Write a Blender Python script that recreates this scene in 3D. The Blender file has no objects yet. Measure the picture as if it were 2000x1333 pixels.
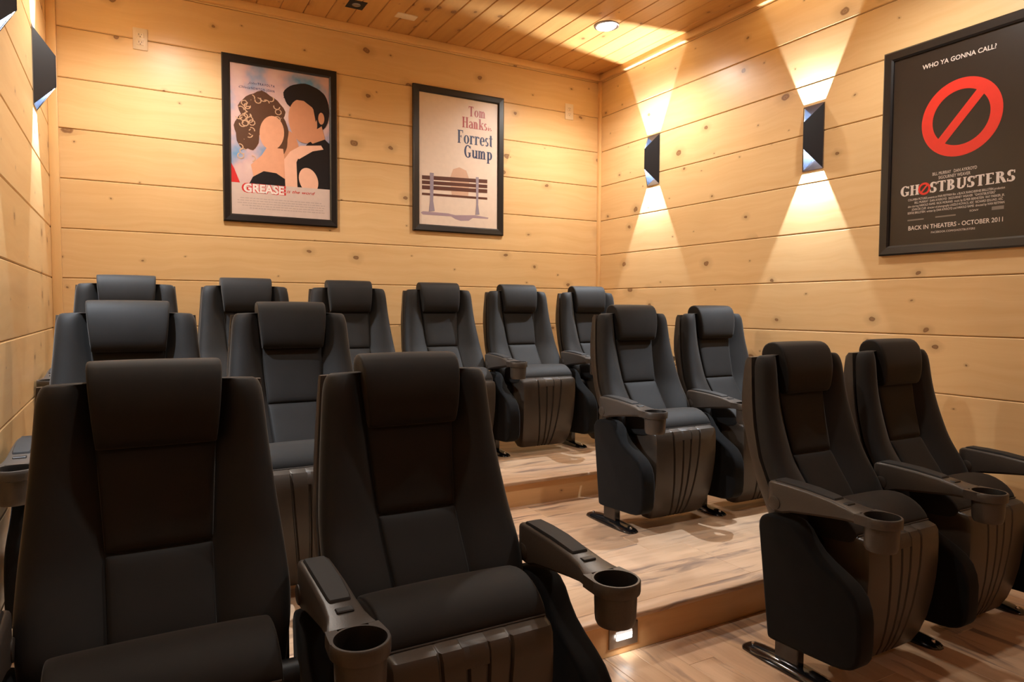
import bpy, bmesh, math, random
from mathutils import Vector, Matrix
C = bpy.context.scene.collection
S = bpy.context.scene
random.seed(7)
K = .97
FZ = 1.156*K                     # camera height above the lower floor
XL, XR, YB, YF = -.335, 3.098, 4.2226, -2.6
ZC = FZ + 1.7278

# ------------------------------------------------------------------ camera
cd = bpy.data.cameras.new('camera'); cam = bpy.data.objects.new('camera', cd); C.objects.link(cam)
yaw, pitch, roll = .50879126, -.04687667, .00481465
cy_, sy_, cp_, sp_ = math.cos(yaw), math.sin(yaw), math.cos(pitch), math.sin(pitch)
F = Vector((sy_*cp_, cy_*cp_, sp_)); R0 = Vector((cy_, -sy_, 0)); U0 = R0.cross(F)
R = math.cos(roll)*R0 + math.sin(roll)*U0; U = -math.sin(roll)*R0 + math.cos(roll)*U0
m = Matrix((R, U, -F)).transposed().to_4x4(); m.translation = (0, 0, FZ)
cam.matrix_world = m
cd.sensor_width = 36; cd.lens = 1342.106/2000*36; cd.clip_start = .02; cd.clip_end = 50
S.camera = cam
# ------------------------------------------------------------------ world, exposure, light levels
w = bpy.data.worlds.new('world'); S.world = w; w.use_nodes = True
w.node_tree.nodes['Background'].inputs[0].default_value = (1, .93, .82, 1)
w.node_tree.nodes['Background'].inputs[1].default_value = .0
S.view_settings.view_transform = 'Standard'; S.view_settings.look = 'None'
S.view_settings.exposure = 0.0; S.view_settings.gamma = 1; S.view_settings.use_curve_mapping = False
POT_W, SCONCE_W, STEP_W = 18.5, 125.0, .18
POT_K = [1, 1, .7, .7, .15, .15]
POTS = [(2.577, 3.455), (.25, 3.455), (2.45, 1.62), (.38, 1.62), (2.577, -1.2), (.25, -1.2)]  # last pair is unseen, added behind the camera as weak fill
POT_COL = (1.0, .94, .86)
S.cycles.caustics_reflective = False; S.cycles.max_bounces = 10; S.cycles.diffuse_bounces = 6

# ------------------------------------------------------------------ materials
def newmat(name):
    m = bpy.data.materials.new(name); m.use_nodes = True
    nt = m.node_tree; b = nt.nodes['Principled BSDF']
    return m, nt, b
def N(nt, t, **k):
    n = nt.nodes.new(t)
    for a, v in k.items():
        if a.startswith('i_'):
            key = a[2:]; key = int(key) if key.isdigit() else key.replace('_', ' ')
            n.inputs[key].default_value = v
        else: setattr(n, a, v)
    return n
def L(nt, a, b): nt.links.new(a, b)
def ramp(nt, src, stops, interp='LINEAR'):
    r = nt.nodes.new('ShaderNodeValToRGB'); r.color_ramp.interpolation = interp
    e = r.color_ramp.elements
    while len(e) < len(stops): e.new(.5)
    for x, (p, c) in zip(e, stops):
        x.position = p; x.color = (*c, 1) if len(c) == 3 else c
    L(nt, src, r.inputs[0]); return r.outputs[0]
def math_(nt, op, a, b=None, clamp=False):
    n = nt.nodes.new('ShaderNodeMath'); n.operation = op; n.use_clamp = clamp
    for i, v in enumerate((a, b)):
        if v is None: continue
        if isinstance(v, (int, float)): n.inputs[i].default_value = v
        else: L(nt, v, n.inputs[i])
    return n.outputs[0]
def mix(nt, f, a, b, mode='MIX'):
    n = nt.nodes.new('ShaderNodeMix'); n.data_type = 'RGBA'; n.blend_type = mode
    for s, v in ((n.inputs[0], f), (n.inputs[6], a), (n.inputs[7], b)):
        if isinstance(v, (int, float)): s.default_value = v
        elif isinstance(v, tuple): s.default_value = (*v, 1)
        else: L(nt, v, s)
    return n.outputs[2]
def plain(name, col, rough=.6, metal=0, spec=.5, noise=0, nscale=60, bump=0, **kw):
    m, nt, b = newmat(name)
    b.inputs['Base Color'].default_value = (*col, 1); b.inputs['Roughness'].default_value = rough
    b.inputs['Metallic'].default_value = metal; b.inputs['Specular IOR Level'].default_value = spec
    tc = N(nt, 'ShaderNodeTexCoord'); nz = N(nt, 'ShaderNodeTexNoise', i_Scale=nscale, i_Detail=3.0)
    L(nt, tc.outputs['Object'], nz.inputs[0])
    if noise:
        d = tuple(c*(1-noise) for c in col); u = tuple(min(1, c*(1+noise)) for c in col)
        L(nt, ramp(nt, nz.outputs[0], [(.3, d), (.7, u)]), b.inputs['Base Color'])
    if bump:
        bp = N(nt, 'ShaderNodeBump', i_Strength=bump, i_Distance=.002); L(nt, nz.outputs[0], bp.inputs['Height'])
        L(nt, bp.outputs[0], b.inputs['Normal'])
    for k, v in kw.items(): b.inputs[k.replace('_', ' ')].default_value = v
    return m
def emit(name, col, s):
    m, nt, b = newmat(name); b.inputs['Base Color'].default_value = (*col, 1)
    b.inputs['Emission Color'].default_value = (*col, 1); b.inputs['Emission Strength'].default_value = s
    return m
def wood(name, light, dark, knots=True, var=.08, rough=.34, grainamp=.5, floor=False):
    """boards run along their local X; local Y + Z is the across direction"""
    m, nt, b = newmat(name)
    tc = N(nt, 'ShaderNodeTexCoord'); oi = N(nt, 'ShaderNodeObjectInfo')
    sep = N(nt, 'ShaderNodeSeparateXYZ'); L(nt, tc.outputs['Object'], sep.inputs[0])
    off = math_(nt, 'MULTIPLY', oi.outputs['Random'], 91.0)
    X = math_(nt, 'ADD', sep.outputs[0], off)
    A = math_(nt, 'ADD', math_(nt, 'ADD', sep.outputs[1], sep.outputs[2]), math_(nt, 'MULTIPLY', oi.outputs['Random'], 37.0))
    v2 = N(nt, 'ShaderNodeCombineXYZ'); L(nt, X, v2.inputs[0]); L(nt, A, v2.inputs[1])
    # wobble
    wz = N(nt, 'ShaderNodeTexNoise', i_Scale=3.0, i_Detail=2.0); L(nt, v2.outputs[0], wz.inputs[0])
    wob = math_(nt, 'MULTIPLY', math_(nt, 'SUBTRACT', wz.outputs[0], .5), .10 if not floor else .09)
    A2 = math_(nt, 'ADD', A, wob)
    g = N(nt, 'ShaderNodeCombineXYZ')
    L(nt, math_(nt, 'MULTIPLY', X, 1.1 if not floor else 2.2), g.inputs[0]); L(nt, math_(nt, 'MULTIPLY', A2, 26.0 if not floor else 22.0), g.inputs[1])
    gn = N(nt, 'ShaderNodeTexNoise', i_Scale=1.0, i_Detail=6.0, i_Roughness=.62); L(nt, g.outputs[0], gn.inputs[0])
    fac = gn.outputs[0]
    col = ramp(nt, fac, [(.28, dark), (.62, light)])
    col = mix(nt, grainamp, light, col)
    # broad tone
    bn = N(nt, 'ShaderNodeTexNoise', i_Scale=1.6, i_Detail=2.0); L(nt, v2.outputs[0], bn.inputs[0])
    col = mix(nt, 1.0, col, ramp(nt, bn.outputs[0], [(.3, (1-var, 1-var*1.2, 1-var*1.6)), (.7, (1, 1, 1))]), 'MULTIPLY')
    rnd = ramp(nt, oi.outputs['Random'], [(0, (1-var, 1-var*1.1, 1-var*1.3)), (1, (1, 1, 1))])
    col = mix(nt, 1.0, col, rnd, 'MULTIPLY')
    if floor:   # dark smoky figure of the laminate
        f2 = N(nt, 'ShaderNodeCombineXYZ'); L(nt, math_(nt, 'MULTIPLY', X, 2.1), f2.inputs[0]); L(nt, math_(nt, 'MULTIPLY', A2, 15.0), f2.inputs[1])
        fn = N(nt, 'ShaderNodeTexNoise', i_Scale=1.0, i_Detail=5.0, i_Roughness=.6, i_Distortion=.6); L(nt, f2.outputs[0], fn.inputs[0])
        fm = ramp(nt, fn.outputs[0], [(.54, (0, 0, 0)), (.66, (1, 1, 1))])
        col = mix(nt, math_(nt, 'MULTIPLY', fm, .8), col, (.185, .125, .10))
    if knots:
        kv = N(nt, 'ShaderNodeCombineXYZ')
        L(nt, math_(nt, 'MULTIPLY', math_(nt, 'ADD', X, math_(nt, 'MULTIPLY', wob, .3)), .72), kv.inputs[0]); kn = N(nt, 'ShaderNodeTexNoise', i_Scale=24.0, i_Detail=1.0); L(nt, v2.outputs[0], kn.inputs[0])
        L(nt, math_(nt, 'ADD', A, math_(nt, 'MULTIPLY', kn.outputs[0], .022)), kv.inputs[1])
        vo = N(nt, 'ShaderNodeTexVoronoi', i_Scale=5.2); vo.voronoi_dimensions = '2D'; L(nt, kv.outputs[0], vo.inputs['Vector'])
        sc = N(nt, 'ShaderNodeSeparateColor'); L(nt, vo.outputs['Color'], sc.inputs[0])
        rad = math_(nt, 'MULTIPLY', math_(nt, 'POWER', sc.outputs[0], 3.5), .10)          # most are tiny
        rad = math_(nt, 'ADD', rad, .018)
        pick = math_(nt, 'GREATER_THAN', sc.outputs[1], .30)
        rel = math_(nt, 'DIVIDE', vo.outputs['Distance'], rad)
        core = ramp(nt, rel, [(0, (.95,)*3), (.35, (.70,)*3), (.55, (.9,)*3), (.78, (.8,)*3), (1.0, (0,)*3)])
        halo = ramp(nt, math_(nt, 'DIVIDE', rel, 3.0), [(0, (.35,)*3), (1, (0,)*3)])
        k = math_(nt, 'MULTIPLY', math_(nt, 'MAXIMUM', core, halo), pick)
        col = mix(nt, math_(nt, 'MULTIPLY', k, .95), col, (.15, .055, .02))
    L(nt, col, b.inputs['Base Color'])
    b.inputs['Roughness'].default_value = rough
    b.inputs['Specular IOR Level'].default_value = .4
    bp = N(nt, 'ShaderNodeBump', i_Strength=.12, i_Distance=.001); L(nt, fac, bp.inputs['Height']); L(nt, bp.outputs[0], b.inputs['Normal'])
    return m
M = {}
M['pine'] = wood('pine boards', (.83, .585, .305), (.71, .44, .19))
M['ceil'] = wood('ceiling pine', (.66, .37, .13), (.50, .25, .075), var=.14)
M['trim'] = wood('pine trim', (.82, .54, .25), (.70, .42, .17), knots=False)
M['riser'] = wood('riser pine', (.74, .46, .22), (.60, .33, .14))
M['floor'] = wood('laminate planks', (.70, .49, .335), (.50, .325, .205), knots=False, var=.16, rough=.36, grainamp=.7, floor=True)
M['fabric'] = plain('black velour', (.0090, .0080, .0076), .70, spec=.30, noise=.25, nscale=7, Sheen_Weight=.15, Sheen_Roughness=.38, Sheen_Tint=(1, .93, .86, 1))
M['panel'] = plain('black panel cloth', (.0048, .0046, .0048), .9, spec=.12, noise=.2, nscale=20, Sheen_Weight=.05)
M['shell'] = plain('dark plastic shell', (.044, .035, .028), .46, noise=.1, nscale=400, bump=.15)
M['pan'] = plain('satin dark plastic', (.046, .036, .028), .36, noise=.10, nscale=8)
M['arm'] = plain('armrest plastic', (.050, .042, .036), .40, noise=.08, nscale=300, bump=.1)
M['pad'] = plain('armrest pad', (.009, .008, .008), .7, noise=.1, nscale=100)
M['hole'] = plain('cup interior', (.006, .005, .005), .5)
M['gloss'] = plain('glossy black enamel', (.008, .008, .009), .12, spec=.7)
M['chrome'] = plain('chrome bolt', (.7, .7, .72), .2, metal=1)
M['frame'] = plain('black picture frame', (.012, .010, .010), .32, noise=.1, nscale=200)
M['sconce'] = plain('matt black metal', (.012, .012, .015), .38)
M['silver'] = plain('silver reflector', (.30, .33, .40), .16, metal=1)
M['nickel'] = plain('brushed nickel', (.25, .22, .20), .35, metal=1)
M['almond'] = plain('almond plastic', (.78, .66, .50), .35)
M['slot'] = plain('outlet slots', (.06, .03, .02), .5)
M['dark'] = plain('dark void', (.01, .008, .007), .8)
M['grey'] = plain('grey speaker steel', (.25, .26, .27), .4, metal=.6)
M['under'] = plain('subfloor', (.10, .06, .035), .9)
M['lamp'] = emit('lamp lens', (1, .96, .9), 9)
M['led'] = emit('led chip', (.95, .97, 1), 10)
M['steplens'] = emit('step light lens', (1, .97, .93), .7)
def ink(name, c, r=.35): 
    if name not in M: M[name] = plain(name+' ink', c, r, noise=.03, nscale=30)
    return M[name]

# ------------------------------------------------------------------ helpers
def link(name, me, parent=None, loc=(0, 0, 0), rot=None):
    o = bpy.data.objects.new(name, me); C.objects.link(o); o.location = loc
    if rot: o.rotation_euler = rot
    if parent: o.parent = parent
    return o
def tag(o, label=None, cat=None, group=None, kind=None):
    for k, v in (('label', label), ('category', cat), ('group', group), ('kind', kind)):
        if v: o[k] = v
    return o
def empty(name, loc=(0, 0, 0), rz=0, **k):
    o = link(name, None, None, loc, (0, 0, rz)); o.empty_display_size = .1; return tag(o, **k)
def mesh(name, verts, faces, mat=None, smooth=False):
    me = bpy.data.meshes.new(name); me.from_pydata([tuple(v) for v in verts], [], faces)
    bm = bmesh.new(); bm.from_mesh(me); bmesh.ops.recalc_face_normals(bm, faces=bm.faces); bm.to_mesh(me); bm.free()
    if mat: me.materials.append(mat)
    if smooth: me.shade_smooth()
    return me
def bake(me, bevel=0, seg=2, sub=0, angle=35, smooth=True):
    o = bpy.data.objects.new('tmp', me); C.objects.link(o)
    if bevel:
        b = o.modifiers.new('b', 'BEVEL'); b.width = bevel; b.segments = seg; b.limit_method = 'ANGLE'; b.angle_limit = math.radians(angle)
    if sub:
        s = o.modifiers.new('s', 'SUBSURF'); s.levels = sub; s.render_levels = sub
    dg = bpy.context.evaluated_depsgraph_get(); dg.update()
    r = bpy.data.meshes.new_from_object(o.evaluated_get(dg)); bpy.data.objects.remove(o)
    if smooth:
        r.shade_smooth()
        if hasattr(r, 'set_sharp_from_angle'): r.set_sharp_from_angle(angle=math.radians(40))
    return r
def box(name, x0, x1, y0, y1, z0, z1, mat, bevel=0, seg=2):
    v = [(x, y, z) for x in (x0, x1) for y in (y0, y1) for z in (z0, z1)]
    f = [(0, 1, 3, 2), (4, 6, 7, 5), (0, 4, 5, 1), (2, 3, 7, 6), (0, 2, 6, 4), (1, 5, 7, 3)]
    me = mesh(name, v, f, mat)
    return bake(me, bevel, seg, smooth=seg > 1) if bevel else me
def prism_x(name, prof, hw, mat, bevel=0, seg=3, xc=0, sub=0):
    """closed (y,z) outline extruded along x; hw is a number or a function of z"""
    n = len(prof); h = hw if callable(hw) else (lambda z: hw)
    v = [(xc-h(z), y, z) for y, z in prof] + [(xc+h(z), y, z) for y, z in prof]
    f = [tuple(range(n)), tuple(range(2*n-1, n-1, -1))] + [(i, (i+1) % n, n+(i+1) % n, n+i) for i in range(n)]
    return bake(mesh(name, v, f, mat), bevel, seg, sub, angle=30)
def loft(name, secs, mat, cap=True, sub=0, bevel=0, smooth=True, closed=True):
    n = len(secs[0]); v = [p for s in secs for p in s]; f = []
    for k in range(len(secs)-1):
        for i in range(n if closed else n-1):
            j = (i+1) % n; f.append((k*n+i, k*n+j, (k+1)*n+j, (k+1)*n+i))
    if cap: f += [tuple(range(n)), tuple(range((len(secs)-1)*n, len(secs)*n))]
    me = mesh(name, v, f, mat)
    return bake(me, bevel, 2, sub, smooth=smooth)
def lathe(name, prof, mat, cx=0, cy=0, seg=32, cap=True, ringed=False):
    secs = [[(cx+r*math.cos(2*math.pi*i/seg), cy+r*math.sin(2*math.pi*i/seg), z) for i in range(seg)] for r, z in prof]
    if ringed: secs.append(secs[0])
    return loft(name, secs, mat, cap=cap)
def lerp(tab, z):
    if z <= tab[0][0]: return tab[0][1]
    for (a, va), (b, vb) in zip(tab, tab[1:]):
        if z <= b: return va+(vb-va)*(z-a)/(b-a)
    return tab[-1][1]

# ------------------------------------------------------------------ room shell
def board_mesh(name, L_, W_, T_, mat, bev=.004):
    """length along local x, width along local z, thickness along local y (0..-T)"""
    return box(name, 0, L_, -T_, 0, -W_, 0, mat, bev, 1)
P = .255; Z0 = FZ+1.6766
BT = .02
def wall(name, length, loc, rz):
    w_ = link(name, box(name, 0, length, -.0145, .06, 0, ZC, M['under']), None, loc, (0, 0, rz)); w_['kind'] = 'structure'
    me = board_mesh('plank', length, P-.0022, BT, M['pine'])
    n = 0; z = Z0
    link('plank', board_mesh('plank', length, ZC-Z0-.0022, BT, M['pine']), w_, (0, 0, ZC))
    while z > 0:
        if z < P: me = board_mesh('plank', length, z, BT, M['pine'])
        link('plank', me, w_, (0, 0, z)); z -= P
    return w_
# walls stand BT behind the visible face
wall('wall_back', XR-XL+.1, (XL-.05, YB+BT, 0), 0)
wall('wall_right', YB-YF+.04, (XR+BT, YB+.02, 0), -math.pi/2)
wall('wall_left', YB-YF+.04, (XL-BT, YF-.02, 0), math.pi/2)
wall('wall_front', XR-XL+.1, (XR+.05, YF-BT, 0), math.pi)
def struct(name, me, parent=None, **k):
    o = link(name, me, parent, **k)
    if not parent: o['kind'] = 'structure'
    return o
# ceiling boards run front to back
ce = struct('ceiling', box('ceiling', XL-.05, XR+.05, YF-.05, YB+.05, ZC+.02, ZC+.08, M['under']))
cw = .1303
cme = box('ceiling_board', 0, YB-YF, -cw+.0025, 0, 0, .018, M['ceil'], .004, 1)
x = 1.449-14*cw
HX, HY = (1.118, 1.215), (3.875, 3.975)           # square hole of the ceiling speaker
while x < XR:
    link('ceiling_board', cme, ce, (x+cw, YF, ZC), (0, 0, math.pi/2)) if False else None
    o = link('ceiling_board', cme, ce, (x, YF, ZC), (0, 0, math.pi/2)); x += cw
# trims
def trim(i, x0, x1, y0, y1, z0, z1, bev=.003):
    lx, ly, lz = x1-x0, y1-y0, z1-z0
    if lx >= ly and lx >= lz: me = box('trim', 0, lx, 0, ly, 0, lz, M['trim'], bev, 2); struct('trim_%d' % i, me, loc=(x0, y0, z0))
    elif ly >= lz: me = box('trim', 0, ly, -lx, 0, 0, lz, M['trim'], bev, 2); struct('trim_%d' % i, me, loc=(x0, y0, z0), rot=(0, 0, math.pi/2))
    else: me = box('trim', 0, lz, 0, ly, 0, lx, M['trim'], bev, 2); struct('trim_%d' % i, me, loc=(x1, y0, z0), rot=(0, -math.pi/2, 0))
TZ = ZC-.043
trim(1, XL, XR, YB-.028, YB, TZ, ZC)
trim(2, XR-.028, XR, YF, YB-.028, TZ, ZC)
trim(3, XL, XL+.028, YF, YB-.028, TZ, ZC)
trim(4, XR-.022, XR, YB-.028, YB, 0, TZ)
trim(5, XL, XL+.042, YB-.045, YB, 0, TZ)
# floors
H1, H2 = .137*K, .273*K
R1, R2, LIP = 1.79*K, 3.038*K, .019
fl = struct('floor', box('floor', XL-.05, XR+.05, YF-.05, YB+.05, -.1, -.014, M['under']))
def planks(parent, x0, x1, y0, y1, z, width, length, along, start):
    """each plank is its own mesh object; local x runs along the plank"""
    a0, a1, b0, b1 = (x0, x1, y0, y1) if along == 'x' else (y0, y1, x0, x1)
    cache = {}
    b = start
    while b < b1:
        lo, hi = max(b, b0), min(b+width, b1)
        if hi-lo > .01:
            a = a0-random.random()*length
            while a < a1:
                s, e = max(a, a0), min(a+length, a1)
                if e-s > .03:
                    key = (round(e-s, 4), round(hi-lo, 4))
                    if key not in cache:
                        cache[key] = box('floor_plank', .0004, e-s-.0004, .0004, hi-lo-.0004, -.013, 0, M['floor'], .0009, 1)
                    if along == 'x': link('floor_plank', cache[key], parent, (s, lo, z))
                    else: link('floor_plank', cache[key], parent, (hi, s, z), (0, 0, math.pi/2))
                a += length
        b += width
planks(fl, XL, XR, YF, R1, 0, .1065, 1.22, 'y', (1.353-.2195*8)*K)
def platform(y0, y1, z0, z1):
    p = struct('floor_platform', box('platform', XL, XR, y0+.016, y1, z0-.012, z1-.014, M['under']))
    planks(p, XL, XR, y0+.045, y1, z1, .19, 1.22, 'x', y0+.045)
    rb = box('riser_board', 0, XR-XL, 0, .016, 0, z1-z0-.02, M['riser'])
    link('riser_board', rb, p, (XL, y0, z0))
    prof = [(-LIP, z1-.004), (-LIP+.004, z1), (.045, z1), (.045, z1-.02), (-LIP+.005, z1-.02), (-LIP, z1-.016)]
    me = prism_x('nosing', [(y, z-z1) for y, z in prof], (XR-XL)/2, M['floor'], .0015, 1)
    link('nosing', me, p, ((XL+XR)/2, y0, z1))
    return p
p1 = platform(R1, R2+.05, 0, H1)
p2 = platform(R2, YB, H1, H2)
p1.name = 'platform'; p2.name = 'platform.001'

# ------------------------------------------------------------------ cinema chair
tW = [(.30, .225), (.36, .228), (.45, .238), (.50, .244), (.56, .251), (.65, .247), (.74, .238), (.86, .227), (.96, .219), (1.0, .216)]
tC = [(.30, -.12), (.45, -.118), (.50, -.108), (.56, -.062), (.605, -.028), (.65, .0), (.74, .026), (.80, .040), (.86, .050), (.92, .055), (.96, .060), (1.0, .066)]
tB = [(.30, -.125), (.45, -.138), (.50, -.134), (.56, -.098), (.605, -.068), (.65, -.042), (.74, -.012), (.80, .005), (.86, .018), (.96, .030), (1.0, .036)]
tS = [(.30, -.05), (.45, -.045), (.50, -.035), (.56, -.018), (.65, .03), (.74, .06), (.80, .073), (.86, .083), (.92, .09), (1.0, .098)]
tR = [(.30, -.02), (.36, -.02), (.45, -.008), (.51, .016), (.60, .055), (.70, .095), (.79, .128), (.85, .136), (.92, .137), (1.0, .131)]
def backrest_mesh():
    secs = []
    zs = [.30, .38, .45, .50, .53, .56, .605, .65, .695, .74, .80, .86, .92, .96, .982, .994, 1.0]
    for z in zs:
        W, yc, yb, ys = (lerp(t, z) for t in (tW, tC, tB, tS))
        c = lerp([(.5, .098), (.65, .101), (.86, .117), (1, .125)], z)
        e = 0 if z < .965 else ((z-.965)/.035)**2          # roll the top over
        ym = (yb+ys)/2
        def q(x, y): return (x*(1-.07*e), y+(ym-y)*.55*e, z)
        half = [(c*.5, yc+.010), (c-.006, yc+.011), (c+.002, yc+.013), (c+.012, yc-.002), ((c+W-.035)/2+.004, (yc+yb)/2-.012), (W-.040, yb-.001), (W-.018, yb+.005), (W-.003, yb+.020), (W, yb+.040), (W, ys-.014), (W-.010, ys-.001)]
        secs.append([q(x, y) for x, y in half] + [q(-x, y) for x, y in reversed(half)])
    return loft('backrest', secs, M['fabric'], sub=1)
def shell_mesh():
    secs = []
    for z in [.30, .36, .41, .45, .51, .56, .60, .65, .70, .75, .79, .85, .90, .95, .975, .990]:
        W, ys, yr = (lerp(t, z) for t in (tW, tS, tR)); ys -= .003; W += .002; e = .45*((z-.975)/.015) if z > .975 else 0
        yr += (ys-yr)*e*.6
        half = [(W-.012, ys), (W-.001, ys), (W, ys+.004), (W, ys+(yr-ys)*.5), (W-.008, yr-.006), (W-.03, yr), (W*.5, yr+.010)]
        secs.append([(x, y, z) for x, y in half] + [(-x, y, z) for x, y in reversed(half)])
    return loft('back_shell', secs, M['shell'], smooth=True)
def panel_mesh(z0, z1, c0, c1):
    """puffed centre pad that follows the curve of the back"""
    secs = []; n = 9
    for i in range(n):
        t = (0, .025, .08, .3, .5, .7, .92, .975, 1)[i]; z = z0+(z1-z0)*t; c = c0+(c1-c0)*t
        e = min(1, min(t, 1-t)*12); pz = .004*e**.5+.0
        yc = lerp(tC, z)
        row = []
        for k, s in enumerate((-1, -.97, -.85, -.45, 0, .45, .85, .97, 1)):
            p = (0, .55, .9, 1, 1, 1, .9, .55, 0)[k]
            row.append((s*c, yc+.006-.007*p*e**.5-pz*p, z))
        row += [(c, yc+.03, z), (-c, yc+.03, z)]
        secs.append(row)
    return loft('centre_panel', secs, M['fabric'], sub=1)
def headrest_mesh():
    prof = [(.052, .857), (.030, .860), (.017, .874), (.013, .93), (.020, .98), (.032, 1.016), (.056, 1.040), (.088, 1.045), (.118, 1.034), (.132, 1.008), (.134, .985), (.118, .985), (.105, .996), (.085, .998), (.065, .985), (.056, .95)]
    secs = []
    for s, k in ((-1, .78), (-.996, .88), (-.98, .965), (-.94, 1), (-.5, 1.01), (0, 1.02), (.5, 1.01), (.94, 1), (.98, .965), (.996, .88), (1, .78)):
        row = []
        for y, z in prof:
            hw = lerp([(.86, .115), (.95, .124), (1.03, .130)], z)
            cy, cz = (.070, max(.875, min(z, 1.0)))
            row.append((s*hw, cy+(y-cy)*k, cz+(z-cz)*k if k < 1 else z+(z > 1)*.003*(k-1)*20))
        secs.append(row)
    return loft('headrest', secs, M['fabric'], sub=1)
def cushion_mesh():
    prof = [(-.085, .43), (-.085, .49), (-.115, .518), (-.16, .532), (-.215, .535), (-.260, .517), (-.290, .492), (-.303, .466), (-.298, .446), (-.26, .43)]
    secs = []
    for s, k in ((-1, .80), (-.995, .90), (-.98, .965), (-.94, 1), (-.5, 1.03), (0, 1.04), (.5, 1.03), (.94, 1), (.98, .965), (.995, .90), (1, .80)):
        secs.append([(s*lerp([(-.32, .190), (-.08, .197)], y), y, .44+(z-.44)*(k if z > .44 else 1)) for y, z in prof])
    return loft('seat_cushion', secs, M['fabric'], sub=1)
def pan_mesh():
    prof = [(-.286, .464), (-.303, .463), (-.333, .453), (-.342, .438), (-.345, .40), (-.345, .34), (-.341, .28), (-.333, .21), (-.320, .145), (-.303, .09), (-.283, .050), (-.262, .036)]
    back = [(-.11, .44), (-.115, .445), (-.12, .44), (-.125, .42), (-.13, .38), (-.13, .33), (-.13, .27), (-.13, .21), (-.13, .15), (-.135, .10), (-.15, .06), (-.17, .045)]
    secs = []
    for i, ((y, z), (by, bz)) in enumerate(zip(prof, back)):
        t = i/(len(prof)-1); hw = lerp([(.03, .150), (.06, .166), (.12, .178), (.30, .188), (.47, .19)], z)
        row = [(-hw, y+.05, z), (-hw, y+.016, z), (-hw+.005, y+.004, z), (-hw+.016, y, z)]
        for g0, g1 in ((-.46, -.30), (-.14, -.10), (.12, .02), (.42, .20)):
            g = (g0+(g1-g0)*max(0, (.46-z)/.42)**1.3)*hw/.19*.19*2*.5/.19*1.0
            g = g*.19*1.0
            d = .0 if i < 2 else .007
            row += [(g-.006, y-.002, z), (g-.002, y+d, z), (g+.002, y+d, z), (g+.006, y-.002, z)]
        row += [(hw-.016, y, z), (hw-.005, y+.004, z), (hw, y+.016, z), (hw, y+.05, z), (hw*.9, by, bz), (-hw*.9, by, bz)]
        secs.append(row)
    return loft('seat_pan', secs, M['pan'])
SIDE = [(-.035+(y+.035)*.895, z) for y, z in [(-.035, .44), (-.035, .462), (-.05, .484), (-.085, .494), (-.15, .494), (-.185, .488), (-.215, .468), (-.24, .437), (-.27, .410), (-.31, .388), (-.36, .366), (-.40, .345), (-.428, .318), (-.443, .285), (-.449, .25), (-.449, .18), (-.444, .14), (-.432, .118), (-.41, .106), (-.385, .098), (-.35, .094), (-.12, .083), (-.085, .083)]]
def side_panel_mesh(x):
    return prism_x('side_panel', SIDE, .038, M['panel'], .014, 3, xc=x)
def armrest_mesh(x):
    st = [(-.060, .012, .588, .545), (-.064, .024, .596, .528), (-.075, .032, .602, .512), (-.095, .035, .604, .505), (-.125, .035, .604, .506), (-.155, .035, .603, .516), (-.22, .035, .600, .526), (-.30, .035, .592, .537), (-.345, .038, .585, .543), (-.37, .0445, .580, .546), (-.388, .0495, .5775, .547)]
    secs = []
    for y, w_, zt, zb in st:
        b = min(.008, w_*.4)
        secs.append([(x-w_, y, zb+b), (x-w_, y, zt-b), (x-w_+b*.35, y, zt-b*.3), (x-w_+b, y, zt), (x+w_-b, y, zt), (x+w_-b*.35, y, zt-b*.3), (x+w_, y, zt-b), (x+w_, y, zb+b), (x+w_-b, y, zb), (x-w_+b, y, zb)])
    me = loft('armrest', secs, M['arm'])
    for sg in (-1, 1):                     # cheeks that run into the cup ring
        pl = [(.0495, -.386), (.0516, -.41), (.0532, -.438), (.048, -.438), (.0442, -.4195), (.036, -.406), (.029, -.399), (.029, -.386)]
        bm = bmesh.new(); bm.from_mesh(me)
        lo = [bm.verts.new((x+sg*a, b, .550)) for a, b in pl]; hi = [bm.verts.new((x+sg*a, b, .5772)) for a, b in pl]
        n = len(pl); bm.faces.new(lo); bm.faces.new(hi)
        fs = [bm.faces.new((lo[i], lo[(i+1) % n], hi[(i+1) % n], hi[i])) for i in range(n)]
        bmesh.ops.recalc_face_normals(bm, faces=bm.faces); bm.to_mesh(me); bm.free()
    return me
def arm_pad_mesh(x):
    secs = []
    for y, w_, h in [(-.082, .010, .0), (-.085, .018, .003), (-.095, .024, .006), (-.15, .0255, .007), (-.22, .0255, .007), (-.29, .0235, .006), (-.302, .0215, .005), (-.306, .019, .0)]:
        zt = lerp([(-.388, .5775), (-.37, .580), (-.30, .592), (-.22, .600), (-.155, .603), (-.095, .604)], y)
        secs.append([(x-w_, y, zt-.004), (x-w_, y, zt+h*.4), (x-w_+.003, y, zt+h), (x+w_-.003, y, zt+h), (x+w_, y, zt+h*.4), (x+w_, y, zt-.004)])
    return loft('arm_pad', secs, M['pad'])
def cup_mesh(x):
    prof = [(.047, .5775), (.0515, .5775), (.0535, .575), (.0535, .556), (.0525, .550), (.0465, .547), (.045, .50), (.0435, .487), (.040, .480), (.022, .478)]
    inner = [(.022, .478), (.022, .488), (.039, .488), (.0425, .50), (.0455, .57), (.047, .5775)]
    me = lathe('cup_holder', inner+prof[1:-1], M['arm'], x, -.438, 40, False, True)
    me.materials.append(M['hole'])
    for p in me.polygons:
        c = p.center; r = math.hypot(c.x-x, c.y+.438)
        if r < .0468 and c.z > .4875 and p.normal.z > -.5 and (c.z < .574): p.material_index = 1 if (p.normal.x*(c.x-x)+p.normal.y*(c.y+.438) < .0001 or p.normal.z > .9) else 0
    return me
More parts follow.
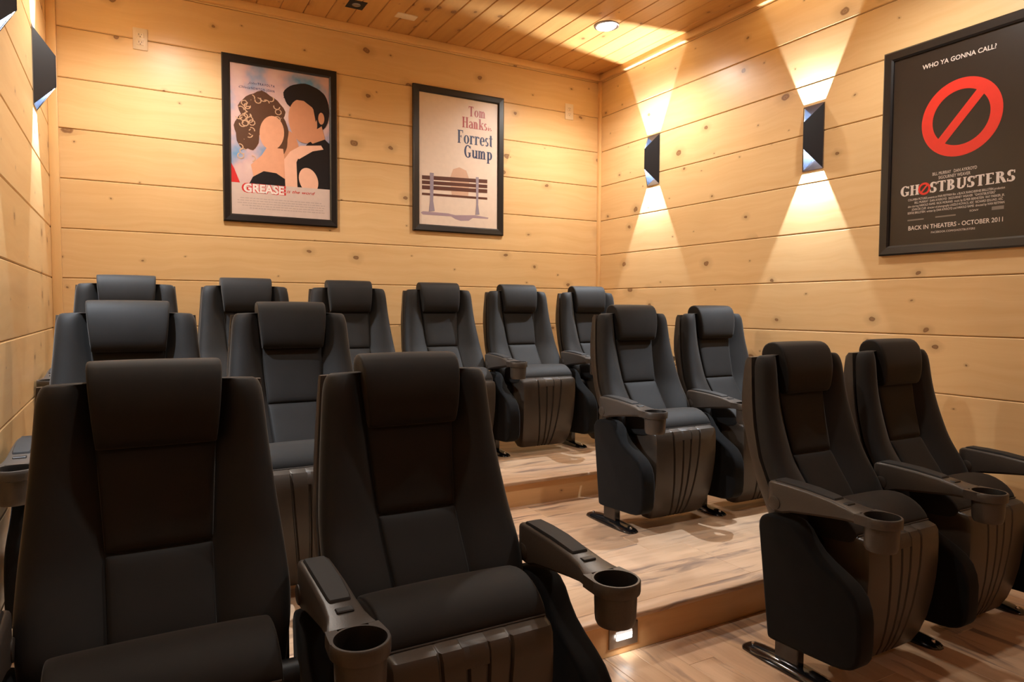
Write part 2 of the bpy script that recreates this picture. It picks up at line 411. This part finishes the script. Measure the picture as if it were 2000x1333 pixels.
def slot_mesh(x):
    return box('slot', x-.017, x+.017, -.345, -.325, .578, .5895, M['hole'], .002, 1)
def foot_mesh(x):
    secs = []
    for y, w_, h in [(.036, .010, .004), (.032, .024, .011), (.020, .034, .016), (-.02, .039, .021), (-.09, .042, .025), (-.14, .042, .026), (-.19, .042, .025), (-.25, .040, .021), (-.288, .034, .015), (-.304, .025, .010), (-.312, .010, .004)]:
        secs.append([(x-w_, y, 0), (x-w_, y, h*.35), (x-w_*.78, y, h*.8), (x-w_*.4, y, h), (x+w_*.4, y, h), (x+w_*.78, y, h*.8), (x+w_, y, h*.35), (x+w_, y, 0)])
    return loft('foot', secs, M['gloss'])
def bolt_mesh(x, y, z):
    return lathe('bolt', [(.0085, 0), (.0085, .003), (.006, .0035), (.006, .009), (.0045, .011), (0, .011)], M['chrome'], 0, 0, 12)
def build_parts():
    d = {}
    d['back_shell'] = shell_mesh(); d['backrest'] = backrest_mesh()
    d['up'] = panel_mesh(.650, .870, .102, .117); d['lo'] = panel_mesh(.475, .651, .096, .102)
    d['headrest'] = headrest_mesh(); d['seat_cushion'] = cushion_mesh(); d['seat_pan'] = pan_mesh()
    d['piping'] = loft('piping', [[(x_, -.3035+.0022*math.cos(a), .4645+.0022*math.sin(a)) for a in [k*math.pi/3 for k in range(6)]] for x_ in (-.186, -.1, 0, .1, .186)], M['shell'])
    d['handle'] = prism_x('handle', [(-.307, .4632), (-.334, .4544), (-.3445, .437), (-.3465, .412), (-.340, .412), (-.33, .44)], .03, M['shell'], .0008, 1, xc=-.006)
    d['hinge'] = loft('hinge', [[(x_, -.155+.03*math.cos(a), .395+.03*math.sin(a)) for a in [k*math.pi/8 for k in range(16)]] for x_ in (-.244, .244)], M['hole'])
    d['bracket'] = box('bracket', -.246, .246, -.07, -.035, .36, .46, M['hole'], .005, 1)
    d['side_panel'] = side_panel_mesh(0); d['armrest'] = armrest_mesh(0); d['arm_pad'] = arm_pad_mesh(0); d['cup_holder'] = cup_mesh(0); d['slot'] = slot_mesh(0)
    d['foot'] = foot_mesh(0); d['post'] = box('post', -.016, .016, -.185, -.095, .018, .30, M['gloss'], .003, 1); d['bolt'] = bolt_mesh(0, 0, 0)
    d['pivot'] = loft('pivot_cap', [[(x_, -.098+r*math.cos(a), .535+r*math.sin(a)) for a in [k*math.pi/10 for k in range(20)]] for x_, r in ((-.0385, .019), (-.037, .022), (.037, .022), (.0385, .019))], M['shell'])
    return d
D = build_parts()
def chair(x, y, z, label, group, right_end=False):
    t = empty('cinema_chair', (x*K, y*K, z), 0, label=label, cat='chair', group=group)
    t.scale = (K, K, K)
    for n in ('back_shell', 'backrest', 'headrest', 'seat_cushion', 'seat_pan', 'hinge', 'bracket'):
        o = link(n, D[n], t)
        if n == 'seat_cushion': link('piping', D['piping'], o)
        if n == 'seat_pan': link('handle_recess', D['handle'], o)
        if n == 'backrest': link('centre_panel', D['up'], o); link('centre_panel', D['lo'], o)
    for sx in ((-.28, .28) if right_end else (-.28,)):
        a = link('armrest', D['armrest'], t, (sx, 0, 0))
        for n in ('arm_pad', 'cup_holder', 'slot'): link(n, D[n], a)
        link('pivot_cap', D['pivot'], a)
        s = link('side_panel', D['side_panel'], t, (sx, 0, 0))
        link('post', D['post'], t, (sx, 0, 0))
        f = link('foot', D['foot'], t, (sx, 0, 0))
        for by in (-.282, .006): link('bolt', D['bolt'], f, (0, by, .012))
    return t
Y1, Y2, Y3 = 1.597, 2.725, 3.868
g1, g2, g3 = 'cinema chairs in the front row', 'cinema chairs in the middle row', 'cinema chairs in the back row'
chair(.050, Y1, 0, 'black cinema chair filling the lower left corner, front row by the left wall', g1)
chair(.625, Y1, 0, 'black front row cinema chair with a cup holder in front of the step light', g1, True)
chair(2.123, Y1, 0, 'black front row cinema chair right of the aisle with whole side panel showing', g1)
chair(2.683, Y1, 0, 'black front row cinema chair with an armrest against the right wall', g1, True)
chair(.0, Y2, H1, 'black middle row cinema chair against the left wall, only its top showing', g2)
chair(.56, Y2, H1, 'black middle row cinema chair left of the aisle, half hidden by front row', g2, True)
chair(2.27, Y2, H1, 'black cinema chair on the middle platform with side panel and foot by the aisle', g2)
chair(2.83, Y2, H1, 'black middle row cinema chair beside the right wall, behind the front row', g2, True)
lab3 = ['back row black cinema chair nearest the left wall, only headrest and shoulders showing',
        'second black cinema chair from the left in the back row under the couple poster',
        'third black cinema chair from the left in the back row',
        'fourth black cinema chair from the left in the back row',
        'back row black cinema chair seen down to its seat pan, right of the bench poster',
        'black cinema chair at the right end of the back row, in the corner']
for i in range(6):
    chair(-.005+.56*i, Y3, H2, lab3[i], g3, i == 5)

# ------------------------------------------------------------------ sconces
def sconce(wallx, side, yc, zc, label, group):
    """V-plan up/down light: two black plates meet in a ridge, ends cut back so the white inside shows"""
    h, zi, hw, d, t = .166, .066, .061, .080, .0025
    root = empty('wall_sconce', (wallx, yc, zc), -math.pi/2 if side > 0 else math.pi/2, label=label, cat='wall lamp', group=group)
    # local: x along the wall, -y out of the wall, z up
    def plate(sgn, mat, name, inset=0.0, par=None):
        hw_, d_ = hw-inset*1.2, d-inset*1.5
        o_ = [(sgn*hw_, -.0, -h+inset), (0, -d_, -zi+inset), (0, -d_, zi-inset), (sgn*hw_, -.0, h-inset)]
        k = t if not inset else .001
        n = Vector((sgn*d, -hw, 0)).normalized()*(-k)
        v = [Vector(p) for p in o_] + [Vector(p)+n for p in o_]
        f = [(0, 1, 2, 3), (7, 6, 5, 4), (0, 4, 5, 1), (1, 5, 6, 2), (2, 6, 7, 3), (3, 7, 4, 0)]
        return link(name, mesh(name, v, f, mat), par or root)
    pl = [plate(s, M['sconce'], 'side_plate') for s in (-1, 1)]
    for s, q in zip((-1, 1), pl): plate(s, M['silver'], 'white_lining', .0028, q)
    link('back_plate', box('back_plate', -hw-.0015, hw+.0015, -.003, .03, -h, h, M['silver']), root)
    tri = lambda z, k: [(-hw*k, -.003, z), (hw*k, -.003, z), (0, -d*k, z)]
    link('divider', loft('divider', [tri(-.036, .93), tri(.036, .93)], M['silver'], smooth=False), root)
    for s in (1, -1):
        c = link('led_chip', box('led', -.010, .010, -.033, -.017, -.002, .002, M['led']), root, (0, 0, s*.038))
        li = bpy.data.lights.new('sconce_light', 'POINT'); li.energy = SCONCE_W; li.color = (.80, .90, 1.0); li.shadow_soft_size = .003
        lo = bpy.data.objects.new('sconce_light', li); C.objects.link(lo); lo.parent = root; lo.location = (0, -.026, s*.050)
    return root
gs = 'up and down sconces on the side walls'
sconce(XR, 1, 2.376, FZ+.889, 'black up and down sconce on the right wall beside the red ring poster', gs)
sconce(XR, 1, 3.615, FZ+1.002, 'black faceted up and down sconce on the right wall nearer the back corner', gs)
sconce(XL, -1, 3.615, FZ+1.019, 'black up and down sconce on the left wall close to the back corner', gs)
sconce(XL, -1, 2.376, FZ+.889, 'black up and down sconce on the left wall, cut off at the top left', gs)

# ------------------------------------------------------------------ ceiling lights, speaker, patch
POT_LABELS = ['round recessed ceiling light shining near the right back corner', 'round recessed ceiling light above the couple poster, over the back row',
              'round recessed ceiling light over the front row beside the right wall', 'round recessed ceiling light over the front row beside the left wall',
              'unseen recessed light added as weak fill, right of and behind the camera', 'unseen recessed light added as weak fill, left of and behind the camera']
for i, (x, y) in enumerate(POTS):
    r = empty('recessed_light', (x, y, ZC), 0, label=POT_LABELS[i], cat='ceiling light', group='recessed lights')
    link('trim_ring', lathe('trim_ring', [(.058, .004), (.060, -.006), (.068, -.009), (.076, -.006), (.078, 0), (.078, .004)], M['nickel']), r)
    link('lens', lathe('lens', [(0, -.022), (.02, -.0215), (.04, -.018), (.052, -.011), (.059, -.002), (.059, .003), (0, .003)], M['lamp']), r)
    li = bpy.data.lights.new('pot_light', 'SPOT'); li.energy = POT_W*4*POT_K[i]; li.color = POT_COL; li.shadow_soft_size = .045; li.spot_size = math.radians(156); li.spot_blend = .7
    lo = bpy.data.objects.new('pot_light', li); C.objects.link(lo); lo.parent = r; lo.location = (0, 0, -.075)
sp = empty('ceiling_speaker', (1.166, 3.93, ZC), 0, label='small square black ceiling fixture with a grey insert, cut by the top edge', cat='speaker')
link('housing', box('housing', -.05, .05, -.055, .055, -.002, .002, M['dark'], .0008, 1), sp)
link('insert', lathe('insert', [(0, -.006), (.018, -.006), (.024, -.003), (.026, 0), (0, 0)], M['grey']), sp)
pt = empty('cover_plate', (1.468, 3.935, ZC), .0, label='small pale blank plate on the ceiling boards', cat='plate')
link('plate', box('plate', -.062, .062, -.034, .034, -.005, .002, M['almond'], .002, 2), pt)

# ------------------------------------------------------------------ outlets and step light
def outlet(x, z, label):
    r = empty('wall_outlet', (x, YB, z), 0, label=label, cat='outlet', group='outlets on the back wall')
    link('cover', box('cover', -.035, .035, -.006, 0, -.057, .057, M['almond'], .003, 2), r)
    for s in (-1, 1):
        q = link('socket', box('socket', -.017, .017, -.008, -.004, -.014, .014, M['almond'], .004, 3), r, (0, 0, s*.0195))
        for dx, h in ((-.0065, .0045), (.0065, .0035)): link('slot', box('slot', dx-.0012, dx+.0012, -.0085, -.007, .003-h, .003+h, M['slot']), q)
        link('ground_hole', box('ground', -.0025, .0025, -.0085, -.007, -.0105, -.0055, M['slot'], .001, 1), q)
    link('screw', lathe('screw', [(.003, 0), (.003, .001), (0, .001)], M['almond'], 0, 0, 10), r, (0, -.006, 0), (math.pi/2, 0, 0))
outlet(.081, FZ+1.424, 'almond duplex outlet high on the back wall near the left corner')
outlet(2.820, FZ+1.431, 'almond duplex outlet high on the back wall near the right corner')
st = empty('step_light', (1.4305*K, R1, .064*K), 0, label='lit square step light in the riser under the cup holder', cat='step light')
link('face_plate', box('face_plate', -.0585, .0585, -.005, 0, -.038, .038, M['nickel'], .002, 2), st)
link('light_lens', box('lens', -.033, .033, -.009, -.003, -.014, .016, M['steplens'], .004, 3), st)
li = bpy.data.lights.new('step_glow', 'AREA'); li.shape = 'RECTANGLE'; li.size = .06; li.size_y = .02; li.energy = STEP_W; li.color = (1, .97, .92)
lo = bpy.data.objects.new('step_glow', li); C.objects.link(lo); lo.parent = st; lo.location = (0, -.016, 0); lo.rotation_euler = (math.radians(50), 0, 0)

# ------------------------------------------------------------------ posters
def text_mesh(txt, h, mat, width=None, x=0, z=0, bold=0, align='LEFT', shear=0, space=1.0, depth=.0002):
    cu = bpy.data.curves.new('t', 'FONT'); cu.body = txt; cu.size = 1; cu.align_x = 'LEFT'; cu.offset = bold; cu.shear = shear; cu.space_character = space
    cu.resolution_u = 3
    o = bpy.data.objects.new('t', cu); C.objects.link(o)
    dg = bpy.context.evaluated_depsgraph_get(); dg.update()
    me = bpy.data.meshes.new_from_object(o.evaluated_get(dg)); bpy.data.objects.remove(o)
    xs = [v.co.x for v in me.vertices]; ys = [v.co.y for v in me.vertices]
    x0, x1 = min(xs), max(xs); cap = .70
    sx = width/(x1-x0) if width else h/cap
    for v in me.vertices:
        v.co = Vector((x+(v.co.x-x0)*sx, 0, z+v.co.y*h/cap))
    me.materials.clear(); me.materials.append(mat); me.name = 'lettering'
    return me
def flat(name, polys, mat):
    v = []; f = []
    for q, p in enumerate(polys):          # overlapping strokes sit a hair apart
        f.append(tuple(range(len(v), len(v)+len(p)))); v += [(a, -4e-6*q, b) for a, b in p]
    me = bpy.data.meshes.new(name); me.from_pydata(v, [], f); me.materials.append(mat); return me
def ell(cx, cz, rx, rz, n=32, rot=0, wob=0, seed=0):
    r = random.Random(seed); o = []
    for i in range(n):
        a = 2*math.pi*i/n; k = 1+wob*math.sin(5*a+seed)+wob*.6*math.sin(9*a+2*seed)
        x, z = rx*k*math.cos(a), rz*k*math.sin(a)
        o.append((cx+x*math.cos(rot)-z*math.sin(rot), cz+x*math.sin(rot)+z*math.cos(rot)))
    return o
def arc(cx, cz, rx, rz, tw, th, a0=0, a1=360, n=18):
    """a bowl: thick where it stands upright, thin where it lies flat"""
    q = []
    for i in range(n):
        A, B = (math.radians(a0+(a1-a0)*k/n) for k in (i, i+1))
        q.append([(cx+rx*math.cos(A), cz+rz*math.sin(A)), (cx+rx*math.cos(B), cz+rz*math.sin(B)), (cx+(rx-tw)*math.cos(B), cz+(rz-th)*math.sin(B)), (cx+(rx-tw)*math.cos(A), cz+(rz-th)*math.sin(A))])
    return q
def rc(x0, z0, x1, z1): return [[(x0, z0), (x1, z0), (x1, z1), (x0, z1)]]
def dg_(x0, z0, x1, z1, w_): return [[(x0, z0), (x0+w_, z0), (x1+w_, z1), (x1, z1)]]
def glyph(c, s=.13, t=.045):
    """serif letters in a cell of cap height 1; returns (polygons, advance)"""
    f = .055; X = .66
    def stem(x, z0, z1, a=True, b=True):
        p = rc(x, z0, x+s, z1)
        if a: p += rc(x-f, z0, x+s+f, z0+t)
        if b: p += rc(x-f, z1-t, x+s+f, z1)
        return p
    if c == 'T': return stem(.22, 0, 1, True, False)+rc(.0, 1-t*1.3, .57, 1)+rc(0, .78, t, 1)+rc(.57-t, .78, .57, 1), .64
    if c == 'H': return stem(.06, 0, 1)+stem(.43, 0, 1)+rc(.1, .5, .5, .5+t), .68
    if c == 'F': return stem(.06, 0, 1)+rc(.1, 1-t*1.2, .5, 1)+rc(.5-t, .78, .5, 1)+rc(.1, .5, .36, .5+t)+rc(.36-t, .42, .36, .62), .54
    if c == 'E': return stem(.06, 0, 1)+rc(.1, 1-t*1.3, .5, 1)+rc(.5-t, .8, .5, 1)+rc(.1, .5, .38, .5+t)+rc(.1, 0, .53, t*1.3)+rc(.53-t, 0, .53, .22), .60
    if c == 'G': return arc(.36, .5, .34, .52, s*1.1, t*1.4, 40, 330)+rc(.44, .0+.06, .44+s, .42)+rc(.36, .42-t, .66, .42)+rc(.58, .72, .58+t, .96), .72
    if c == 'B': return stem(.06, 0, 1)+arc(.26, .745, .24, .255, s, t*1.2, -90, 90, 10)+arc(.26, .255, .29, .255, s*1.1, t*1.2, -90, 90, 10)+rc(.1, 1-t*1.2, .27, 1)+rc(.1, .0, .27, t*1.2)+rc(.1, .49, .27, .49+t), .64
    if c == 'R': return stem(.06, 0, 1)+arc(.27, .745, .25, .255, s, t*1.2, -90, 90, 10)+rc(.1, 1-t*1.2, .28, 1)+rc(.1, .49, .28, .49+t)+[[(.27, .50), (.27+s*1.1, .50), (.62+s*.3, 0), (.62-s*.8, 0)]], .68
    if c == 'U': return rc(.08, .28, .08+s, 1)+rc(.03, 1-t, .08+s+.05, 1)+rc(.50, .28, .50+s*.7, 1)+rc(.45, 1-t, .5+s, 1)+arc(.325+s*.0, .28, .265, .29, s, t*1.6, 180, 360, 12), .70
    if c == 'S': return arc(.26, .74, .23, .27, s*1.05, t*1.5, 35, 260, 14)+arc(.26, .26, .24, .27, s*1.05, t*1.5, -145, 85, 14)+rc(.42, .72, .42+t, .97)+rc(.03, .03, .03+t, .3), .54
    if c == 'o': return arc(.27, X/2, .25, X/2+.01, s, t), .54
    if c == 'e': return arc(.25, X/2, .23, X/2+.01, s, t, 0, 315)+rc(.06, X/2-t/2, .47, X/2+t/2), .48
    if c == 'a': return arc(.20, .17, .18, .19, s*.9, t, 60, 330, 12)+rc(.30, 0, .30+s, .46)+arc(.23, .44, .20, .23, s*.9, t, 0, 160, 10)+rc(.30, 0, .49, t)+rc(.19, .33, .34, .33+t), .50
    def arch(x): return arc(x+.20, X-.22, .19, .23, s*.95, t*1.2, 0, 170, 10)+stem(x+.39-s, 0, X-.2, True, False)
    if c == 'n': return stem(.06, 0, X, True, False)+rc(.0, X-t, .1, X)+arch(.06), .56
    if c == 'm': return stem(.06, 0, X, True, False)+rc(.0, X-t, .1, X)+arch(.06)+arch(.06+.26+.0), .86
    if c == 'r': return stem(.06, 0, X, True, False)+rc(.0, X-t, .1, X)+arc(.30, X-.18, .15, .19, s*.6, t*1.4, 40, 175, 8)+rc(.34, X-.16, .45, X-.03), .46
    if c == 'i': return stem(.06, 0, X, True, False)+rc(.0, X-t, .1, X)+arcdot(.06+s/2, .86), .27
    if c == 'k': return stem(.06, 0, 1, True, False)+rc(.0, 1-t, .1, 1)+dg_(.15, .28, .40, X, t*1.3)+[[(.22, .36), (.22+s, .40), (.52, 0), (.38, 0)]]+rc(.32, 0, .57, t)+rc(.32, X-t, .52, X), .56
    if c == 's': return arc(.19, .48, .155, .185, s*.8, t*1.3, 35, 260, 10)+arc(.19, .175, .165, .185, s*.8, t*1.3, -145, 85, 10), .38
    if c == 't': return rc(.10, .06, .10+s, .88)+rc(.0, X-t, .34, X)+arc(.255, .13, .155, .14, s*.9, t*1.5, 180, 290, 6), .37
    if c == 'u': return rc(.06, .18, .06+s, X)+rc(.0, X-t, .1, X)+arc(.25, .2, .19, .21, s, t*1.3, 180, 350, 8)+stem(.37, 0, X, False, False)+rc(.31, X-t, .4, X)+rc(.4, 0, .56, t), .57
    if c == 'p': return stem(.06, -.30, X, True, False)+rc(.0, X-t, .1, X)+arc(.29, X/2, .23, X/2, s, t*1.1, -150, 150), .56
    return [], .3
def arcdot(x, z): return [[(x+.075*math.cos(a*math.pi/6), z+.075*math.sin(a*math.pi/6)) for a in range(12)]]
def serif(txt, x, z, width, h, mat, s=.13, t=.045):
    polys = []; a = 0
    for c in txt:
        g, adv = glyph(c, s, t)
        polys += [[(a+px, pz) for px, pz in p] for p in g]; a += adv
    k = width/a
    return flat('lettering', [[(x+px*k, z+pz*h) for px, pz in p] for p in polys], mat)

def poster(x, y, z, rz, W, H, paper, label, lip=.044):
    r = empty('framed_poster', (x, y, z), rz, label=label, cat='poster', group=None)
    v = []; f = []
    o = [(0, 0), (W, 0), (W, H), (0, H)]
    k = lip; i_ = [(k, k), (W-k, k), (W-k, H-k), (k, H-k)]
    for n in range(4):
        a, b, c, d = o[n], o[(n+1) % 4], i_[(n+1) % 4], i_[n]
        m1 = lambda p, q, t_: (p[0]+(q[0]-p[0])*t_, p[1]+(q[1]-p[1])*t_)
        e0, e1 = m1(a, d, .15), m1(b, c, .15); g0, g1 = m1(a, d, .82), m1(b, c, .82)
        base = len(v)
        for (px, pz), yy in ((a, 0), (b, 0), (a, -.016), (b, -.016), (e0, -.021), (e1, -.021), (g0, -.018), (g1, -.018), (d, -.012), (c, -.012), (d, -.004), (c, -.004)):
            v.append((px, yy, pz))
        for q in range(0, 10, 2): f.append((base+q, base+q+1, base+q+3, base+q+2))
    link('frame', mesh('frame', v, f, M['frame']), r)
    link('print', box('print', k*.8, W-k*.8, -.006, -.003, k*.8, H-k*.8, paper), r)
    r['n'] = 0
    return r
def shapes(r, polys, mat, level):
    for q, p in enumerate(polys): lay(r, 'printed_shape', flat('shape', [p], mat), level+.06*q)
def lay(r, name, me, level=1):
    del_ = -.0062-.0003*level
    return link(name, me, r, (0, del_, 0))
# --- couple poster
M['greasebg'], nt, b = newmat('poster cloudy print')
tc = N(nt, 'ShaderNodeTexCoord'); nz = N(nt, 'ShaderNodeTexNoise', i_Scale=4.0, i_Detail=4.0); L(nt, tc.outputs['Object'], nz.inputs[0])
L(nt, ramp(nt, nz.outputs[0], [(.38, (.12, .30, .52)), (.52, (.62, .42, .42)), (.66, (.72, .55, .50))]), b.inputs['Base Color']); b.inputs['Roughness'].default_value = .3
pg = poster(.479, YB, FZ+.490, 0, .645, .937, M['greasebg'], 'framed film poster of an embracing couple, left of the two on the back wall')
skin1, skin2 = ink('skin tone', (.72, .36, .22)), ink('tan tone', (.58, .27, .15))
def curls():
    r = random.Random(3); o = [ell(.215, .63, .125, .12, wob=.05), ell(.135, .52, .07, .11, wob=.06), ell(.31, .52, .05, .12, wob=.05)]
    return o
def curl_marks(seed, n):
    r = random.Random(seed); q = []
    for _ in range(n):
        a = r.uniform(-.2, 3.5); d = r.uniform(.075, .125); cx, cz = .215+d*math.cos(a), .61+d*1.05*math.sin(a)
        if r.random() < .35: cx, cz = r.uniform(.085, .16), r.uniform(.36, .60)
        q += arc(cx, cz, .020, .018, .006, .005, r.uniform(0, 360), r.uniform(360, 600)-100, 8)
    return q
shapes(pg, [ell(.37, .43, .055, .12, rot=.1)+[]], skin2, 1)
shapes(pg, curls(), ink('brown hair', (.10, .045, .025)), 2)
lay(pg, 'printed_shape', flat('shape', curl_marks(5, 34), ink('blond curls', (.60, .38, .24))), 3)['kind'] = 'stuff'
shapes(pg, [[(.17, .235), (.15, .33), (.21, .39), (.24, .44), (.33, .44), (.34, .36), (.37, .235)]], skin1, 4)
shapes(pg, [ell(.268, .525, .068, .098, rot=-.12)], skin1, 5)
shapes(pg, [[(.14, .222), (.16, .262), (.22, .30), (.29, .295), (.345, .262), (.35, .222)]], ink('black cloth', (.012, .011, .013)), 6)
shapes(pg, [[(.36, .34), (.36, .222), (.601, .222), (.601, .50), (.56, .535), (.50, .52), (.43, .44)], ell(.46, .75, .125, .085, wob=.02), ell(.545, .69, .055, .115)], ink('black cloth', 0), 7)
shapes(pg, [ell(.445, .615, .083, .128, rot=.10), [(.46, .53), (.555, .60), (.575, .525), (.50, .49)], ell(.553, .645, .018, .035)], skin2, 8)
shapes(pg, [[(.335, .735), (.35, .79), (.44, .81), (.55, .76), (.55, .70), (.52, .62), (.505, .70), (.45, .735), (.36, .735)]], ink('black cloth', 0), 9)
shapes(pg, [[(.34, .222), (.335, .38), (.37, .43), (.42, .405), (.405, .37), (.41, .222)], [(.37, .43), (.43, .47), (.55, .485), (.565, .463), (.50, .445), (.42, .39)], ell(.475, .27, .055, .075, rot=.3)], ink('arm tone', (.80, .47, .34)), 10)
shapes(pg, [[(.044, .222), (.044, .33), (.06, .30), (.085, .235), (.09, .222)]], ink('red ink', (.60, .03, .03)), 11)
shapes(pg, [[(.0445, .0445), (.6005, .0445), (.6005, .226), (.0445, .222)]], ink('pale pink paper', (.62, .50, .45)), 12)
lay(pg, 'lettering', text_mesh('GREASE', .046, ink('red ink', 0), .245, .098, .174, bold=.075), 13)
lay(pg, 'lettering', text_mesh('GREASE', .046, ink('white ink', (.78, .72, .68)), .225, .108, .174, bold=.035), 14)
lay(pg, 'lettering', text_mesh('is the word', .018, ink('red ink', 0), .165, .347, .186, shear=.4), 15)
lay(pg, 'lettering', text_mesh('John', .013, ink('navy ink', (.03, .05, .12)), .05, .138, .787, shear=.5), 1)
lay(pg, 'lettering', text_mesh('TRAVOLTA', .013, ink('navy ink', 0), .095, .192, .787, bold=.02, space=1.3), 1)
lay(pg, 'lettering', text_mesh('Olivia', .013, ink('navy ink', 0), .062, .090, .758, shear=.5), 1)
lay(pg, 'lettering', text_mesh('NEWTON-JOHN', .013, ink('navy ink', 0), .128, .157, .758, bold=.02, space=1.3), 1)
for k, (a, b_) in enumerate(((.09, .55), (.075, .57), (.075, .57), (.10, .56), (.14, .57))):
    polys = []; xx = a; rr = random.Random(k)
    while xx < b_:
        wd = rr.uniform(.008, .025); polys += rc(xx, .136-.014*k, min(xx+wd, b_), .1405-.014*k); xx += wd+.004
    lay(pg, 'small_print', flat('small print', polys, ink('grey print', (.46, .37, .34))), 13)['kind'] = 'stuff'
# --- bench poster
pb = poster(1.6135, YB, FZ+.504, 0, .661, .936, ink('cream paper', (.74, .62, .53)), 'framed white film poster with an empty park bench on the back wall')
redt, navy = ink('brick red ink', (.38, .022, .018)), ink('blue ink', (.016, .030, .10))
lay(pb, 'lettering', serif('Tom', .398, .783, .130, .066, redt, .165, .055), 1)
lay(pb, 'lettering', serif('Hanks', .350, .704, .188, .070, redt, .165, .055), 1)
lay(pb, 'lettering', serif('is', .541, .705, .031, .028, redt, .16, .06), 1)
lay(pb, 'lettering', serif('Forrest', .316, .598, .264, .086, navy, .165, .055), 1)
lay(pb, 'lettering', serif('Gump', .364, .508, .214, .082, navy, .165, .055), 1)
shapes(pb, [[(.055, .118), (.07, .128), (.25, .126), (.30, .118), (.45, .128), (.55, .118), (.545, .11), (.43, .108), (.40, .088), (.34, .083), (.30, .092), (.27, .108), (.07, .106)]], ink('lilac shadow ink', (.36, .27, .33)), 1)
shapes(pb, [[(.262, .36), (.285, .42), (.33, .437), (.38, .42), (.405, .36), (.395, .245), (.275, .245)]], ink('tan cloth ink', (.62, .40, .29)), 2)
brown = ink('bench brown', (.10, .032, .022))
def slat(z0, z1, h): return [(.064, z0), (.539, z1), (.539, z1+h), (.064, z0+h)]
shapes(pb, [slat(.334, .350, .025), slat(.303, .317, .023), slat(.270, .284, .025), slat(.233, .240, .014)], brown, 3)
shapes(pb, [[(.119, .381), (.146, .381), (.142, .20), (.153, .135), (.111, .128), (.120, .20)], [(.452, .384), (.474, .385), (.470, .20), (.480, .135), (.448, .131), (.456, .20)]], ink('bench grey', (.30, .26, .33)), 4)
# --- red ring poster on the right wall
pr = poster(XR, 1.995, FZ+.255, -math.pi/2, .650, .930, ink('poster black', (.022, .016, .013), .3), 'large black framed film poster with a red barred ring on the right wall')
wh = ink('soft white ink', (.70, .62, .57)); red = ink('signal red ink', (.72, .035, .022))
def ring(cx, cz, ro, ri, mat, lv, sq=1.0):
    lay(pr, 'printed_ring', flat('ring', arc(cx, cz, ro, ro*sq, ro-ri, (ro-ri)*sq, 0, 360, 64), mat), lv)
    dx, dz = math.cos(math.radians(49)), math.sin(math.radians(49)); w_ = (ro-ri)*.40; r_ = ri+.004
    lay(pr, 'printed_bar', flat('bar', [[(cx-dx*r_-dz*w_, cz-dz*r_+dx*w_), (cx-dx*r_+dz*w_, cz-dz*r_-dx*w_), (cx+dx*r_+dz*w_, cz+dz*r_-dx*w_), (cx+dx*r_-dz*w_, cz+dz*r_+dx*w_)]], mat), lv+1)
ring(.341, .566, .163, .116, red, 1)
lay(pr, 'lettering', text_mesh('WHO YA GONNA CALL?', .0195, wh, .298, .173, .811, bold=.015), 1)
lay(pr, 'lettering', serif('GH', .090, .264, .086, .045, wh, .19, .07), 1)
lay(pr, 'lettering', serif('STBUSTERS', .221, .264, .338, .046, wh, .19, .07), 1)
ring(.198, .286, .027, .018, red, 2)
lay(pr, 'lettering', text_mesh('BILL MURRAY   DAN AYKROYD', .0135, wh, .181, .232, .337, bold=.0), 1)
lay(pr, 'lettering', text_mesh('SIGOURNEY WEAVER', .0135, wh, .130, .258, .318, bold=.0), 1)
cred = ['COLUMBIA PICTURES presents an IVAN REITMAN film  a BLACK RHINO/BERNIE BRILLSTEIN production', 'BILL MURRAY  DAN AYKROYD  SIGOURNEY WEAVER  "GHOSTBUSTERS"', 'also starring HAROLD RAMIS  RICK MORANIS  music by ELMER BERNSTEIN  RAY PARKER, JR.', 'JOHN DE CUIR  director of photography LASZLO KOVACS, ASC  RICHARD EDLUND, ASC', 'BERNIE BRILLSTEIN  written by DAN AYKROYD and HAROLD RAMIS  directed by IVAN REITMAN']
for k, (tx, a, wd) in enumerate(zip(cred, (.127, .157, .127, .145, .127), (.394, .33, .394, .37, .394))):
    lay(pr, 'small_print', text_mesh(tx, .0098, wh, wd, a, .2395-.0148*k, bold=-.0), 1)
lay(pr, 'small_print', text_mesh('SONY', .0075, wh, .035, .39, .162), 1)
for q in (rc(.127, .150, .20, .156), rc(.25, .152, .335, .158), rc(.475, .158, .52, .172)): lay(pr, 'small_print', flat('bar', q, ink('dim print', (.20, .17, .15))), 1)
lay(pr, 'lettering', text_mesh('BACK IN THEATERS - OCTOBER 2011', .0185, wh, .386, .132, .108, bold=.012), 1)
lay(pr, 'lettering', text_mesh('FACEBOOK.COM/GHOSTBUSTERS', .0085, wh, .180, .234, .086, bold=.0), 1)
for r in (pg, pb, pr):
    if 'n' in r: del r['n']
